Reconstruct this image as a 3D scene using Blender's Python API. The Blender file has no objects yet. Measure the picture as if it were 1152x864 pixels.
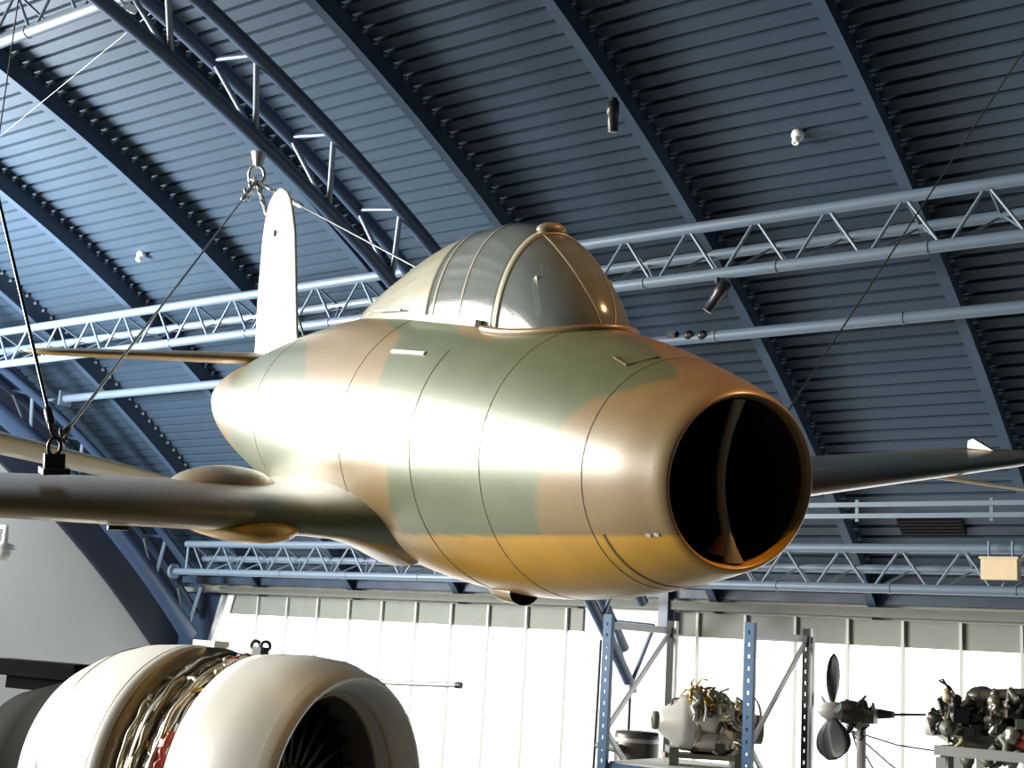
import bpy, bmesh, math, random
from mathutils import Vector, Matrix, noise
random.seed(7)
PI = math.pi
R_ = math.radians
EYE = Vector((0, 0, 5.0))
# ------------------------------------------------------------------ camera
YAW, PITCH, ROLL, FPX = 0.637341, 0.194223, 0.061117, 1.510232
def cam_axes():
    cy, sy, cp, sp = math.cos(YAW), math.sin(YAW), math.cos(PITCH), math.sin(PITCH)
    f = Vector((-sy*cp, cy*cp, sp)); r = Vector((cy, sy, 0)); u = r.cross(f)
    r2 = math.cos(ROLL)*r + math.sin(ROLL)*u; u2 = -math.sin(ROLL)*r + math.cos(ROLL)*u
    return r2, u2, f
CR, CU, CF = cam_axes()
cd = bpy.data.cameras.new('camera'); cam = bpy.data.objects.new('camera', cd)
bpy.context.scene.collection.objects.link(cam)
cam.matrix_world = Matrix(((CR.x, CU.x, -CF.x, EYE.x), (CR.y, CU.y, -CF.y, EYE.y), (CR.z, CU.z, -CF.z, EYE.z), (0, 0, 0, 1)))
cd.sensor_width = 36.0; cd.lens = FPX*1000/1152*36.0; cd.clip_end = 200; cd.clip_start = 0.05
sc = bpy.context.scene; sc.camera = cam
def ray(u, v):
    return CF + CR*((u-576)/(FPX*1000)) - CU*((v-432)/(FPX*1000))
def at(u, v, Y):                     # point of the place at distance Y across the hall
    d = ray(u, v); return EYE + d*(Y/d.y)
# ------------------------------------------------------------------ world and light
w = bpy.data.worlds.new('world'); sc.world = w; w.use_nodes = True
w.node_tree.nodes['Background'].inputs[0].default_value = (0.75, 0.88, 1.0, 1)
w.node_tree.nodes['Background'].inputs[1].default_value = 0.035
def area(name, loc, target, sx, sy, power, col):
    l = bpy.data.lights.new(name, 'AREA'); l.shape = 'RECTANGLE'; l.size = sx; l.size_y = sy; l.energy = power; l.color = col
    o = bpy.data.objects.new(name, l); sc.collection.objects.link(o); o.location = loc
    o.rotation_euler = (Vector(target)-Vector(loc)).to_track_quat('-Z', 'Y').to_euler(); return o
area('end_window_daylight', (-26.0, -2.2, 9.6), (0, 0.5, 8.9), 22.0, 8.0, 18500, (1.0, 0.965, 0.87))
area('added_roof_fill', (-23.0, 9.0, 8.0), (-20.0, 15.5, 11.5), 2.5, 1.5, 3100, (0.92, 0.97, 1.0))  # unseen fill added to brighten the left part of the roof
def spot(name, loc, target, power, col, ang=30, r=.08):
    l = bpy.data.lights.new(name, 'SPOT'); l.energy = power; l.color = col; l.spot_size = R_(ang); l.spot_blend = .6; l.shadow_soft_size = r
    o = bpy.data.objects.new(name, l); sc.collection.objects.link(o); o.location = loc
    o.rotation_euler = (Vector(target)-Vector(loc)).to_track_quat('-Z', 'Y').to_euler(); return o
spot('warm_spot', (1.8, 7.0, 13.5), (-3.0, 5.0, 6.3), 2300, (1.0, 0.52, 0.20), 17, .12)
sc.view_settings.view_transform = 'Standard'; sc.view_settings.look = 'None'
sc.view_settings.gamma = 1; sc.view_settings.use_curve_mapping = False
sc.view_settings.exposure = 0.0
# ------------------------------------------------------------------ materials
def mat(name, col, rough=.5, metal=0, coat=0, noise_amt=0, nscale=6, emit=None, estr=0, spec=.5, alpha=1, bump=0, bscale=40):
    m = bpy.data.materials.new(name); m.use_nodes = True; nt = m.node_tree; b = nt.nodes['Principled BSDF']
    b.inputs['Base Color'].default_value = (*col, 1); b.inputs['Roughness'].default_value = rough
    b.inputs['Metallic'].default_value = metal; b.inputs['Coat Weight'].default_value = coat
    b.inputs['Specular IOR Level'].default_value = spec; b.inputs['Alpha'].default_value = alpha
    tc = nt.nodes.new('ShaderNodeTexCoord')
    if noise_amt:
        n = nt.nodes.new('ShaderNodeTexNoise'); n.inputs['Scale'].default_value = nscale; n.inputs['Detail'].default_value = 5
        nt.links.new(tc.outputs['Object'], n.inputs['Vector'])
        mx = nt.nodes.new('ShaderNodeMix'); mx.data_type = 'RGBA'
        mx.inputs['A'].default_value = (*[max(0, c*(1-noise_amt)) for c in col], 1)
        mx.inputs['B'].default_value = (*[min(1, c*(1+noise_amt)) for c in col], 1)
        nt.links.new(n.outputs['Fac'], mx.inputs['Factor']); nt.links.new(mx.outputs['Result'], b.inputs['Base Color'])
    if bump:
        n2 = nt.nodes.new('ShaderNodeTexNoise'); n2.inputs['Scale'].default_value = bscale
        nt.links.new(tc.outputs['Object'], n2.inputs['Vector'])
        bp = nt.nodes.new('ShaderNodeBump'); bp.inputs['Strength'].default_value = bump; bp.inputs['Distance'].default_value = .01
        nt.links.new(n2.outputs['Fac'], bp.inputs['Height']); nt.links.new(bp.outputs['Normal'], b.inputs['Normal'])
    if emit:
        b.inputs['Emission Color'].default_value = (*emit, 1); b.inputs['Emission Strength'].default_value = estr
    return m
M = dict(
 deck=mat('blue_deck_paint', (.034, .058, .090), .5, noise_amt=.12, nscale=1.2),
 steel=mat('blue_steel_paint', (.03, .055, .105), .4, noise_amt=.1, nscale=2),
 rib=mat('rib_paint', (.04, .068, .11), .45, noise_amt=.1, nscale=2),
 truss=mat('pale_blue_truss_paint', (.12, .165, .22), .4, noise_amt=.08),
 cleat=mat('cleat_steel', (.28, .30, .34), .4, .3),
 endwall=mat('grey_wall_plaster', (.36, .36, .355), .8, noise_amt=.1, nscale=.6),
 white=mat('white_wall_paint', (.86, .86, .84), .6, noise_amt=.03),
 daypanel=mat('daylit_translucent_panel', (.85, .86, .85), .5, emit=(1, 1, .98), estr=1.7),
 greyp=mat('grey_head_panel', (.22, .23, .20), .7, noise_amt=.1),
 floor=mat('floor_vinyl', (.12, .12, .115), .6, noise_amt=.1),
 dark=mat('matt_black', (.010, .010, .012), .8, noise_amt=.2, spec=.1),
 blk=mat('black_steel', (.03, .03, .032), .35, .3, noise_amt=.2),
 cable=mat('steel_cable', (.16, .17, .17), .4, .7, noise_amt=.2, nscale=30),
 chrome=mat('galvanised_steel', (.5, .5, .44), .35, .8, noise_amt=.2, nscale=20),
 cowl=mat('cowl_aluminium', (.74, .74, .70), .38, .12, noise_amt=.06, nscale=3),
 core=mat('core_metal', (.34, .29, .2), .4, .7, noise_amt=.35, nscale=9),
 pipe=mat('pipe_steel', (.6, .58, .5), .3, .8, noise_amt=.2),
 pipedark=mat('pipe_dark', (.1, .09, .08), .4, .5, noise_amt=.3),
 brass=mat('brass_fitting', (.55, .36, .1), .35, .8, noise_amt=.2),
 red=mat('red_hose', (.36, .04, .025), .45, noise_amt=.2),
 inlet=mat('inlet_lining', (.13, .115, .10), .5, .2, noise_amt=.3, nscale=5),
 rack=mat('rack_blue_paint', (.09, .19, .36), .4, noise_amt=.1),
 rackgrey=mat('rack_galvanised', (.45, .46, .47), .4, .5, noise_amt=.1),
 beige=mat('beige_box', (.62, .48, .30), .5, noise_amt=.1),
 cream=mat('cream_doped_fabric', (.62, .52, .33), .35, coat=.3, noise_amt=.08),
 greeng=mat('grey_green_enamel', (.18, .20, .16), .45, noise_amt=.2),
 blade=mat('blade_grey', (.11, .12, .125), .4, .2, noise_amt=.15),
)
# ------------------------------------------------------------------ mesh helpers
class MB:
    def __init__(s): s.v = []; s.f = []; s.sm = []
    def add(s, vs, fs, smooth=False):
        o = len(s.v); s.v += [tuple(v) for v in vs]; s.f += [tuple(i+o for i in f) for f in fs]; s.sm += [smooth]*len(fs); return s
    def box(s, c, sx, sy, sz, rot=None):
        c = Vector(c); V = []
        for x in (-1, 1):
            for y in (-1, 1):
                for z in (-1, 1):
                    p = Vector((x*sx/2, y*sy/2, z*sz/2))
                    if rot: p = rot @ p
                    V.append(c+p)
        return s.add(V, [(0, 1, 3, 2), (4, 6, 7, 5), (0, 4, 5, 1), (2, 3, 7, 6), (0, 2, 6, 4), (1, 5, 7, 3)])
    def tube(s, pts, r, n=10, cap=True, closed=False):
        pts = [Vector(p) for p in pts]; rs = r if isinstance(r, (list, tuple)) else [r]*len(pts)
        m = len(pts); V = []; prev = None
        for i, p in enumerate(pts):
            if closed: t = pts[(i+1) % m]-pts[i-1]
            else: t = pts[min(i+1, m-1)]-pts[max(i-1, 0)]
            t.normalize()
            if prev is None:
                a = Vector((0, 0, 1)) if abs(t.z) < .9 else Vector((1, 0, 0)); x = t.cross(a).normalized()
            else:
                x = (prev - t*prev.dot(t)); x = x.normalized() if x.length > 1e-6 else t.cross(Vector((0, 0, 1))).normalized()
            prev = x; y = t.cross(x)
            for k in range(n):
                a = 2*PI*k/n; V.append(p+x*(math.cos(a)*rs[i])+y*(math.sin(a)*rs[i]))
        F = []
        for i in range(m if closed else m-1):
            j = (i+1) % m
            for k in range(n): F.append((i*n+k, i*n+(k+1) % n, j*n+(k+1) % n, j*n+k))
        s.add(V, F, True)
        if cap and not closed:
            s.add(V[:n], [tuple(range(n-1, -1, -1))]); s.add(V[-n:], [tuple(range(n))])
        return s
    def bar(s, a, b, w, h, up=Vector((0, 0, 1))):
        a = Vector(a); b = Vector(b); t = (b-a).normalized(); x = t.cross(up)
        if x.length < 1e-4: x = t.cross(Vector((0, 1, 0)))
        x.normalize(); y = x.cross(t); V = []
        for p in (a, b):
            for i, j in ((-1, -1), (1, -1), (1, 1), (-1, 1)): V.append(p+x*(i*w/2)+y*(j*h/2))
        return s.add(V, [(3, 2, 1, 0), (4, 5, 6, 7), (0, 1, 5, 4), (1, 2, 6, 5), (2, 3, 7, 6), (3, 0, 4, 7)])
    def lathe(s, o, ax, prof, n=48, a0=0, a1=2*PI, smooth=True):
        # prof: list of (distance along ax, radius)
        o = Vector(o); ax = Vector(ax).normalized(); b = Vector((0, 0, 1)) if abs(ax.z) < .9 else Vector((1, 0, 0))
        x = ax.cross(b).normalized(); y = x.cross(ax)
        full = abs(a1-a0-2*PI) < 1e-6; m = n if full else n+1; V = []
        for d, r in prof:
            for k in range(m):
                a = a0+(a1-a0)*k/n; V.append(o+ax*d+x*(math.cos(a)*r)+y*(math.sin(a)*r))
        F = []
        for i in range(len(prof)-1):
            for k in range(n):
                k2 = (k+1) % m; F.append((i*m+k, i*m+k2, (i+1)*m+k2, (i+1)*m+k))
        return s.add(V, F, smooth)
    def ball(s, c, r, sc_=(1, 1, 1), n=16, rot=None):
        c = Vector(c); V = []; F = []; h = n//2
        for i in range(h+1):
            for k in range(n):
                a = PI*i/h; b = 2*PI*k/n
                p = Vector((math.sin(a)*math.cos(b)*r*sc_[0], math.sin(a)*math.sin(b)*r*sc_[1], math.cos(a)*r*sc_[2]))
                if rot: p = rot @ p
                V.append(c+p)
        for i in range(h):
            for k in range(n): F.append((i*n+k, (i+1)*n+k, (i+1)*n+(k+1) % n, i*n+(k+1) % n))
        return s.add(V, F, True)
    def build(s, name, m, parent=None, merge=False, fixn=True):
        me = bpy.data.meshes.new(name); me.from_pydata(s.v, [], s.f)
        for p, q_ in zip(me.polygons, s.sm): p.use_smooth = q_
        bm = bmesh.new(); bm.from_mesh(me)
        if merge: bmesh.ops.remove_doubles(bm, verts=bm.verts, dist=1e-5)
        if fixn: bmesh.ops.recalc_face_normals(bm, faces=bm.faces)
        bm.to_mesh(me); bm.free()
        me.materials.append(m if not isinstance(m, str) else M[m])
        o = bpy.data.objects.new(name, me); sc.collection.objects.link(o)
        if parent:
            o.parent = parent; o.matrix_parent_inverse = Matrix.Translation(parent.location).inverted() if parent.parent is None else Matrix()
        return o
def thing(name, label, cat, loc, group=None):
    o = bpy.data.objects.new(name, None); sc.collection.objects.link(o); o.location = loc; o.empty_display_size = .2
    o['label'] = label; o['category'] = cat
    if group: o['group'] = group
    return o
def tag(o, label, cat, group=None):
    o['label'] = label; o['category'] = cat
    if group: o['group'] = group
    return o
def struct(o): o['kind'] = 'structure'; return o
def rotz(a): return Matrix.Rotation(a, 3, 'Z')
def align(ax, up=(0, 0, 1)):
    z = Vector(ax).normalized(); x = Vector(up).cross(z)
    if x.length < 1e-4: x = Vector((1, 0, 0)).cross(z)
    x.normalize(); y = z.cross(x); return Matrix((x, y, z)).transposed()

# ------------------------------------------------------------------ the hall
RR, YC, ZC = 30.385, 1.387, -21.01+EYE.z      # radius and centre of the barrel vault (at the rib flanges)
DD = .36                                         # depth of a rib
RX0, RS = -8.605, 3.0                            # ribs every 3 m along the hall
XL, XRt = -26.45, 12.0
YW = 22.42
def vault(x, r, th): return Vector((x, YC+r*math.cos(th), ZC+r*math.sin(th)))
def hit(u, v, r):                                # where the sight line through a point meets the vault at radius r
    d = ray(u, v); a = d.y*d.y+d.z*d.z; b = d.y*(0-YC)+d.z*(EYE.z-ZC); c = YC*YC+(EYE.z-ZC)**2-r*r
    t = (-b+math.sqrt(b*b-a*c))/a; return EYE+d*t
# floor
struct(MB().box(((XL+XRt)/2, 6, -.1), XRt-XL, 36, .2).build('floor', 'floor'))
# ceiling deck: long trays with a narrow groove between neighbours
TH0, TH1, PITCHD = R_(45.6), R_(118), .2275/RR
prof = []; th = TH0
while th < TH1:
    e = PITCHD
    prof += [(th, 0), (th+e*.70, .0), (th+e*.74, .065), (th+e*.90, .065), (th+e*.985, 0.0)]; th += e
V = []; F = []
for t, d in prof:
    r = RR+DD+d; V += [vault(XL, r, t), vault(XRt, r, t)]
for i in range(len(prof)-1): F.append((2*i, 2*i+1, 2*i+3, 2*i+2))
for t, d in ((TH1, .3), (TH0, .3)): V += [vault(XL, RR+DD+d, t), vault(XRt, RR+DD+d, t)]
n = len(prof)*2
V2 = V[:n]; F2 = list(F)
k = len(V2); NS = 60
for i in range(NS+1):
    t = TH0+(TH1-TH0)*i/NS; V2 += [vault(XL, RR+DD+.25, t), vault(XRt, RR+DD+.25, t)]
    if i: F2.append((k+2*i-2, k+2*i, k+2*i+1, k+2*i-1))
struct(MB().add(V2, F2).build('ceiling', 'deck', fixn=False))
# far wall
XPR = at(753, 690, YW).x; XLE = at(656, 690, YW).x      # pier between the two window bays
ZE = EYE.z+.87
X_L = at(258, 672, YW).x
mull = [-23.58+.967*i for i in range(0, 36)]
# solid masonry behind everything
struct(MB().box(((XL+XRt)/2, YW+.35, 3.1), XRt-XL, .3, 6.2).build('wall_back', 'white'))
zb = 0.0
# window bays of daylit translucent panels
xl_b = at(236, 745, YW).x
slope = (X_L-xl_b)/(at(258, 672, YW).z-at(236, 745, YW).z)
def wx(z): return X_L+slope*(z-ZE)
HS = .44
def bay(num, x0, x1, slanted):
    z1 = ZE-.02; m = MB(); zt = z1-HS
    lx = lambda z: (wx(z)+.12 if slanted else x0)
    V = [(lx(zb+.3), YW, zb+.3), (x1, YW, zb+.3), (x1, YW, zt), (lx(zt), YW, zt)]
    V2 = [(a, YW+.05, c) for a, b, c in V]
    m.add(V+V2, [(0, 1, 2, 3), (4, 7, 6, 5), (0, 4, 5, 1), (1, 5, 6, 2), (2, 6, 7, 3), (3, 7, 4, 0)])
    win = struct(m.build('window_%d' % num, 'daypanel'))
    m = MB(); V = [(lx(zt), YW, zt+.0), (x1, YW, zt), (x1, YW, z1), (lx(z1), YW, z1)]; V2 = [(a, YW+.05, c) for a, b, c in V]
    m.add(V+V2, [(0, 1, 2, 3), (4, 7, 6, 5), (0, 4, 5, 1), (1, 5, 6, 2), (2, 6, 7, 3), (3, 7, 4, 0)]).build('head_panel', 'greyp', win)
    fr = MB()
    for x in mull:
        if x > x0+.3 and x < x1-.1:
            zlow = zb+.3
            fr.box((x, YW-.04, (z1+zlow)/2), (.045), .07, z1-zlow)
    fr.build('mullion_bars', mat('mullion_paint', (.50, .50, .47), .5), win)
    if slanted:
        for off, wd in ((0, .12), (.2, .04), (.3, .04)):
            fm = MB(); fm.bar((wx(z1)-.1+off, YW-.06, z1), (wx(zb+.3)-.1+off, YW-.06, zb+.3), .1, wd, Vector((0, 1, 0)))
            fm.build('jamb_strip', 'white', win)
    return win
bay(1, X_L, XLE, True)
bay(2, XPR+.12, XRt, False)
struct(MB().box(((XLE+XPR+.12)/2, YW+.10, 2.95), XPR+.12-XLE, .10, 5.9).build('trim_1', 'white'))
struct(MB().box((XPR, YW-.14, ZE+.05), .20, .22, .9).build('trim_2', 'steel'))
# blue infill at the left of the windows
m = MB(); V = [(XL, YW, 0), (wx(0)-.1, YW, 0), (wx(ZE)-.1, YW, ZE), (XL, YW, ZE)]
V2 = [(a, YW+.1, c) for a, b, c in V]
m.add(V+V2, [(0, 1, 2, 3), (4, 7, 6, 5), (0, 4, 5, 1), (1, 5, 6, 2), (2, 6, 7, 3), (3, 7, 4, 0)])
struct(m.build('wall_infill', 'steel'))
# eaves: gutter board and two purlins
struct(MB().box(((XL+XRt)/2, YW-.08, ZE+.10), XRt-XL, .22, .16).build('trim_3', 'greyp'))
struct(MB().box(((XL+XRt)/2, YW-.02, ZE+.32), XRt-XL, .10, .16).build('trim_4', 'rib'))
struct(MB().box(((XL+XRt)/2, YW-.10, ZE+.66), XRt-XL, .10, .16).build('trim_5', 'rib'))
# end wall, with its great window out of frame
ew = MB(); NW = 40; pv = []
def endwall_poly(y0, y1, z0, z1s):
    n_ = 12; V = []
    for i in range(n_+1):
        y = y0+(y1-y0)*i/n_; V.append((XL, y, z0))
    for i in range(n_, -1, -1):
        y = y0+(y1-y0)*i/n_
        z = z1s if z1s is not None else min(ZC+math.sqrt(max(0, (RR+DD+.2)**2-(y-YC)**2)), 40)
        V.append((XL, y, z))
    k_ = len(V); V2 = [(x-.3, y, z) for x, y, z in V]
    fs = [tuple(range(k_)), tuple(range(2*k_-1, k_-1, -1))]+[(i, (i+1) % k_, (i+1) % k_+k_, i+k_) for i in range(k_)]
    return V+V2, fs
ew.add(*endwall_poly(9.2, YW+.3, 0, None)); ew.add(*endwall_poly(-16, -13.5, 0, None)); ew.add(*endwall_poly(-13.5, 9.2, 0, 5.4))
m_ = endwall_poly(-13.5, 9.2, 13.8, None)
V = [v for v in m_[0]]; ew.add(V, m_[1])
struct(ew.build('wall_left', 'endwall'))
wf = MB()
for i in range(9): wf.box((XL-.12, -13.4+i*2.81, 9.6), .06, .06, 8.6)
for z in (5.4, 9.6, 13.8): wf.box((XL-.12, -2.15, z), .06, 22.6, .06)
w3 = struct(wf.build('window_3', 'white'))

# dark blue arched band between the grey end wall and the roof, its dark colour also painting in shade
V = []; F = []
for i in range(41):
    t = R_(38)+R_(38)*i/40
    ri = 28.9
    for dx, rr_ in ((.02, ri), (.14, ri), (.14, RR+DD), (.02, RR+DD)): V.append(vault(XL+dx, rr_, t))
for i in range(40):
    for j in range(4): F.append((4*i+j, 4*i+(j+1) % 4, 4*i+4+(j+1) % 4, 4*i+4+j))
struct(MB().add(V, F).build('wall_arch_band', mat('shade_band_paint', (.012, .018, .035), .6)))
# ribs
rib_words = {-2: 'beyond the right edge of the frame side', -1: 'furthest right, ending right of the aircraft nose', 0: 'behind the nose intake, under the black spotlight', 1: 'running down behind the cockpit canopy',
             2: 'close beside the triangular arched truss', 3: 'passing behind the tail fin', 4: 'left of the tail fin, crossing behind the tailplane', 5: 'near the far left edge of the photo', 6: 'last one, at the grey end wall'}
def arc_pts(x, r, t0, t1, n_=40): return [vault(x, r, t0+(t1-t0)*i/n_) for i in range(n_+1)]
cleat_me = None
for k in range(-2, 6):
    x = RX0-RS*k; t0, t1 = R_(44.6), R_(117)
    rb = thing('roof_rib', 'deep blue curved roof rib, '+rib_words[k], 'roof rib', vault(x, RR, t0), 'curved roof ribs')
    N_ = 70; V = []; F = []
    for i in range(N_+1):
        t = t0+(t1-t0)*i/N_
        for dx, r in ((-.012, RR+.015), (.012, RR+.015), (.012, RR+DD), (-.012, RR+DD)): V.append(vault(x+dx, r, t))
    for i in range(N_):
        for j in range(4): F.append((4*i+j, 4*i+(j+1) % 4, 4*i+4+(j+1) % 4, 4*i+4+j))
    MB().add(V, F).build('web', 'rib', rb)
    V = []
    for i in range(N_+1):
        t = t0+(t1-t0)*i/N_
        for dx, r in ((-.075, RR-.012), (.075, RR-.012), (.075, RR+.015), (-.075, RR+.015)): V.append(vault(x+dx, r, t))
    MB().add(V, F).build('bottom_flange', 'rib', rb)
    # cleats that hold the trays to the web
    j = int((R_(47)-TH0)/PITCHD); cnt = 0
    tt = TH0+PITCHD*j
    while cnt < 70 and tt < R_(80):
        p = vault(x+.05, RR+DD-.05, tt+PITCHD*.86); cm = None
        if cleat_me is None:
            c = MB().box((0, 0, 0), .055, .045, .045); c.tube([(0, 0, 0), (.04, 0, 0)], .014, 8)
            co = c.build('cleat', 'cleat'); cleat_me = co.data; bpy.data.objects.remove(co)
        co = bpy.data.objects.new('cleat', cleat_me); sc.collection.objects.link(co); co.parent = rb
        co.location = p-rb.location; co.rotation_euler = (tt, 0, 0)
        tt += PITCHD; cnt += 1

# longitudinal triangular trusses
def truss(label, yt, zt, zb_, ym, zm, x0, x1, phase, panel=.962, rc=.075, rb_=.022, end=False, group='long triangular roof trusses', matn='truss'):
    T = thing('roof_truss', label, 'roof truss', (x0, yt, zb_), group)
    zt += EYE.z; zb_ += EYE.z; zm += EYE.z; T.location.z = zb_
    MB().tube([(x0, yt, zt), (x1, yt, zt)], rc, 14).build('top_chord', matn, T)
    MB().tube([(x0-.3*end, yt, zb_), (x1, yt, zb_)], rc, 14).build('bottom_chord', matn, T)
    MB().tube([(x0, ym, zm), (x1, ym, zm)], rc*.95, 14).build('back_chord', matn, T)
    if end:
        MB().tube([(x0-.38, yt, zb_), (x0-.30, yt, zb_)], rc*2.2, 16).build('end_plate', matn, T)
        MB().tube([(x0+.06, yt, zt), (x0+.06, yt, zb_)], rb_*1.3, 8).build('end_post', matn, T)
    k0 = math.ceil((x0-phase)/panel); x = phase+panel*k0
    while x < x1-.2:
        h = panel/2
        for a, b, r in (((x, yt, zt), (x-h+.04, yt, zb_), rb_), ((x, yt, zt), (x+h-.04, yt, zb_), rb_),
                        ((x+h, yt, zb_), (x+.02, ym, zm), rb_*.8), ((x-h+.1, yt, zb_), (x, ym, zm), rb_*.8)):
            if a[0] > x0 and b[0] > x0: MB().tube([a, b], r, 6).build('brace', matn, T)
        MB().tube([(x, yt, zt), (x, ym, zm)], rb_*.8, 6).build('brace', matn, T)
        x += panel
    # pipe clips on the bottom chord
    x = phase
    while x > x0: x -= 1.44
    x += 1.44
    while x < x1:
        MB().tube([(x-.012, yt, zb_), (x+.012, yt, zb_)], rc*1.12, 14).build('collar', matn, T); x += 1.9
    return T
truss('pale blue triangular lattice truss spanning the roof behind the cockpit canopy', 14.81, 5.51, 4.85, 15.36, 5.30, -25.0, 1.5, -8.25)
truss('lower blue lattice truss just above the row of bright windows', 20.41, 1.88, 1.26, 20.95, 1.60, -24.0, 1.5, -8.4, end=True)
truss('white lattice truss cut off at the top left corner', 9.0, 7.95, 7.30, 9.5, 7.75, -24.6, 1.5, -8.3, matn='truss')
# single purlin pipe with small sensors
def ptz(u, v, y): return at(u, v, y)
pp = at(960, 363, 17.08)
P = thing('roof_pipe', 'single pale blue pipe crossing the roof below the upper lattice truss', 'pipe', (-24.6, 17.08, EYE.z+4.65))
MB().tube([(at(74, 447, 17.08).x, 17.08, EYE.z+4.65), (1.5, 17.08, EYE.z+4.65)], .085, 14).build('pipe_run', 'truss', P)
xe = at(74, 447, 17.08).x
MB().bar((xe-.05, 17.08, EYE.z+4.65), (xe-1.3, 17.0, EYE.z+4.62), .05, .05).build('end_arm', 'truss', P)
MB().box((xe-.02, 17.08, EYE.z+4.65), .05, .3, .3).build('end_plate', 'truss', P)
for x in (-12, -9, -6.2, -3.4, 0):
    MB().tube([(x-.012, 17.08, EYE.z+4.65), (x+.012, 17.08, EYE.z+4.65)], .094, 14).build('collar', 'truss', P)
# cable tray rails
T = thing('cable_tray', 'pair of thin pale rails running along the roof right of the intake', 'cable tray', at(1035, 567, 19.6))
a = at(1035, 567, 19.6); b = at(1035, 580, 19.6)
for p in (a, b): MB().box(((-25+1.5)/2, 19.6, p.z), 26.5, .05, .07).build('rail', 'truss', T)
for i in range(13):
    x = -24+i*2.02; MB().box((x, 19.64, (a.z+b.z)/2), .05, .04, a.z-b.z+.16).build('bracket', 'truss', T)

# triangular arched main trusses (one lower chord, two upper)
def rprof(tab, t):
    d = math.degrees(t)
    for (a0, r0), (a1, r1) in zip(tab, tab[1:]):
        if d <= a1 or a1 == tab[-1][0]:
            f = (d-a0)/(a1-a0); return r0+(r1-r0)*f
def archtruss(Xc, label, tmin, col='steel', dr=0, rl=.10):
    T = thing('arched_truss', label, 'arched truss', vault(Xc, 28.4, R_(tmin)), 'arched main trusses')
    low = [(40, 28.35+dr), (50, 28.5+dr), (57, 28.75+dr*.7), (65, 28.97), (90, 28.97), (110, 28.9)]
    u3 = [(40, 29.1+dr), (50, 29.3+dr*.9), (57, 29.55+dr*.6), (64, 29.75), (90, 29.75), (110, 29.7)]
    u4 = [(40, 29.1+dr), (50, 29.22+dr*.9), (57, 29.4+dr*.6), (64, 29.58), (90, 29.6), (110, 29.6)]
    def ch(tab, x, name, t0, rc_=.10):
        MB().tube([vault(x, rprof(tab, R_(t0+(107-t0)*i/60)), R_(t0+(107-t0)*i/60)) for i in range(61)], rc_, 14).build(name, col, T)
    ch(low, Xc, 'lower_chord', tmin, rl); ch(u3, Xc-.45, 'upper_chord', tmin); ch(u4, Xc+.45, 'upper_chord', tmin+2.4)
    # bracing frames, positions read from the arch
    t = 68.8-3.03*7
    while t < 104:
        tr = R_(t); pl = vault(Xc, rprof(low, R_(t-1.5)), R_(t-1.5)); p3 = vault(Xc-.45, rprof(u3, tr), tr); p4 = vault(Xc+.45, rprof(u4, tr), tr)
        MB().tube([p3, p4], .04, 8).build('brace', col, T)
        MB().tube([p4, pl], .04, 8).build('brace', 'truss', T)
        MB().tube([p3, pl], .035, 8).build('brace', 'truss', T)
        t += 3.03
    return T
archtruss(-12.6, 'large dark blue arched truss of three tubes that carries the aircraft cables', 46.3)
archtruss(-25.05, 'blue arched truss at the far left against the grey end wall', 45.8, dr=.65, rl=.20)
# ------------------------------------------------------------------ the jet aircraft
PO = EYE+Vector((-2.38064, 4.77249, 0.69616))
az, pit, rol = -0.45589, -0.18175, -0.12873
PF = Vector((math.cos(az)*math.cos(pit), math.sin(az)*math.cos(pit), math.sin(pit)))
S0 = PF.cross(Vector((0, 0, 1))).normalized(); U0 = S0.cross(PF)
PS = math.cos(rol)*S0+math.sin(rol)*U0; PU = -math.sin(rol)*S0+math.cos(rol)*U0
def A(s, y, z): return PO-PF*s+PS*y+PU*z         # aft, starboard, up in the aircraft's own frame
jet = thing('jet_aircraft', 'green and brown camouflaged jet aircraft with open nose intake, hung from the roof on cables', 'aircraft', PO)
SS = [0.04, .25, .7, 1.3, 2.0, 2.8, 3.8, 4.8, 5.8, 6.7, 7.25]
HW = [.376, .445, .545, .639, .714, .751, .745, .68, .56, .41, .25]
TP = [.376, .436, .545, .640, .704, .720, .686, .585, .430, .285, .17]
BT = [.374, .446, .576, .698, .765, .764, .73, .66, .55, .41, .27]
def cr(tab, s, X=SS):
    if s <= X[0]: return tab[0]
    if s >= X[-1]: return tab[-1]
    i = max(j for j in range(len(X)-1) if X[j] <= s); h = X[i+1]-X[i]; t = (s-X[i])/h
    def g(j):
        a = max(j-1, 0); b = min(j+1, len(X)-1); return (tab[b]-tab[a])/(X[b]-X[a])
    return (2*t**3-3*t*t+1)*tab[i]+(t**3-2*t*t+t)*h*g(i)+(-2*t**3+3*t*t)*tab[i+1]+(t**3-t*t)*h*g(i+1)
def fus(s, th):
    c, sn = math.cos(th), math.sin(th)
    return cr(HW, s)*c, (cr(TP, s) if sn > 0 else cr(BT, s))*sn
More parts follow.
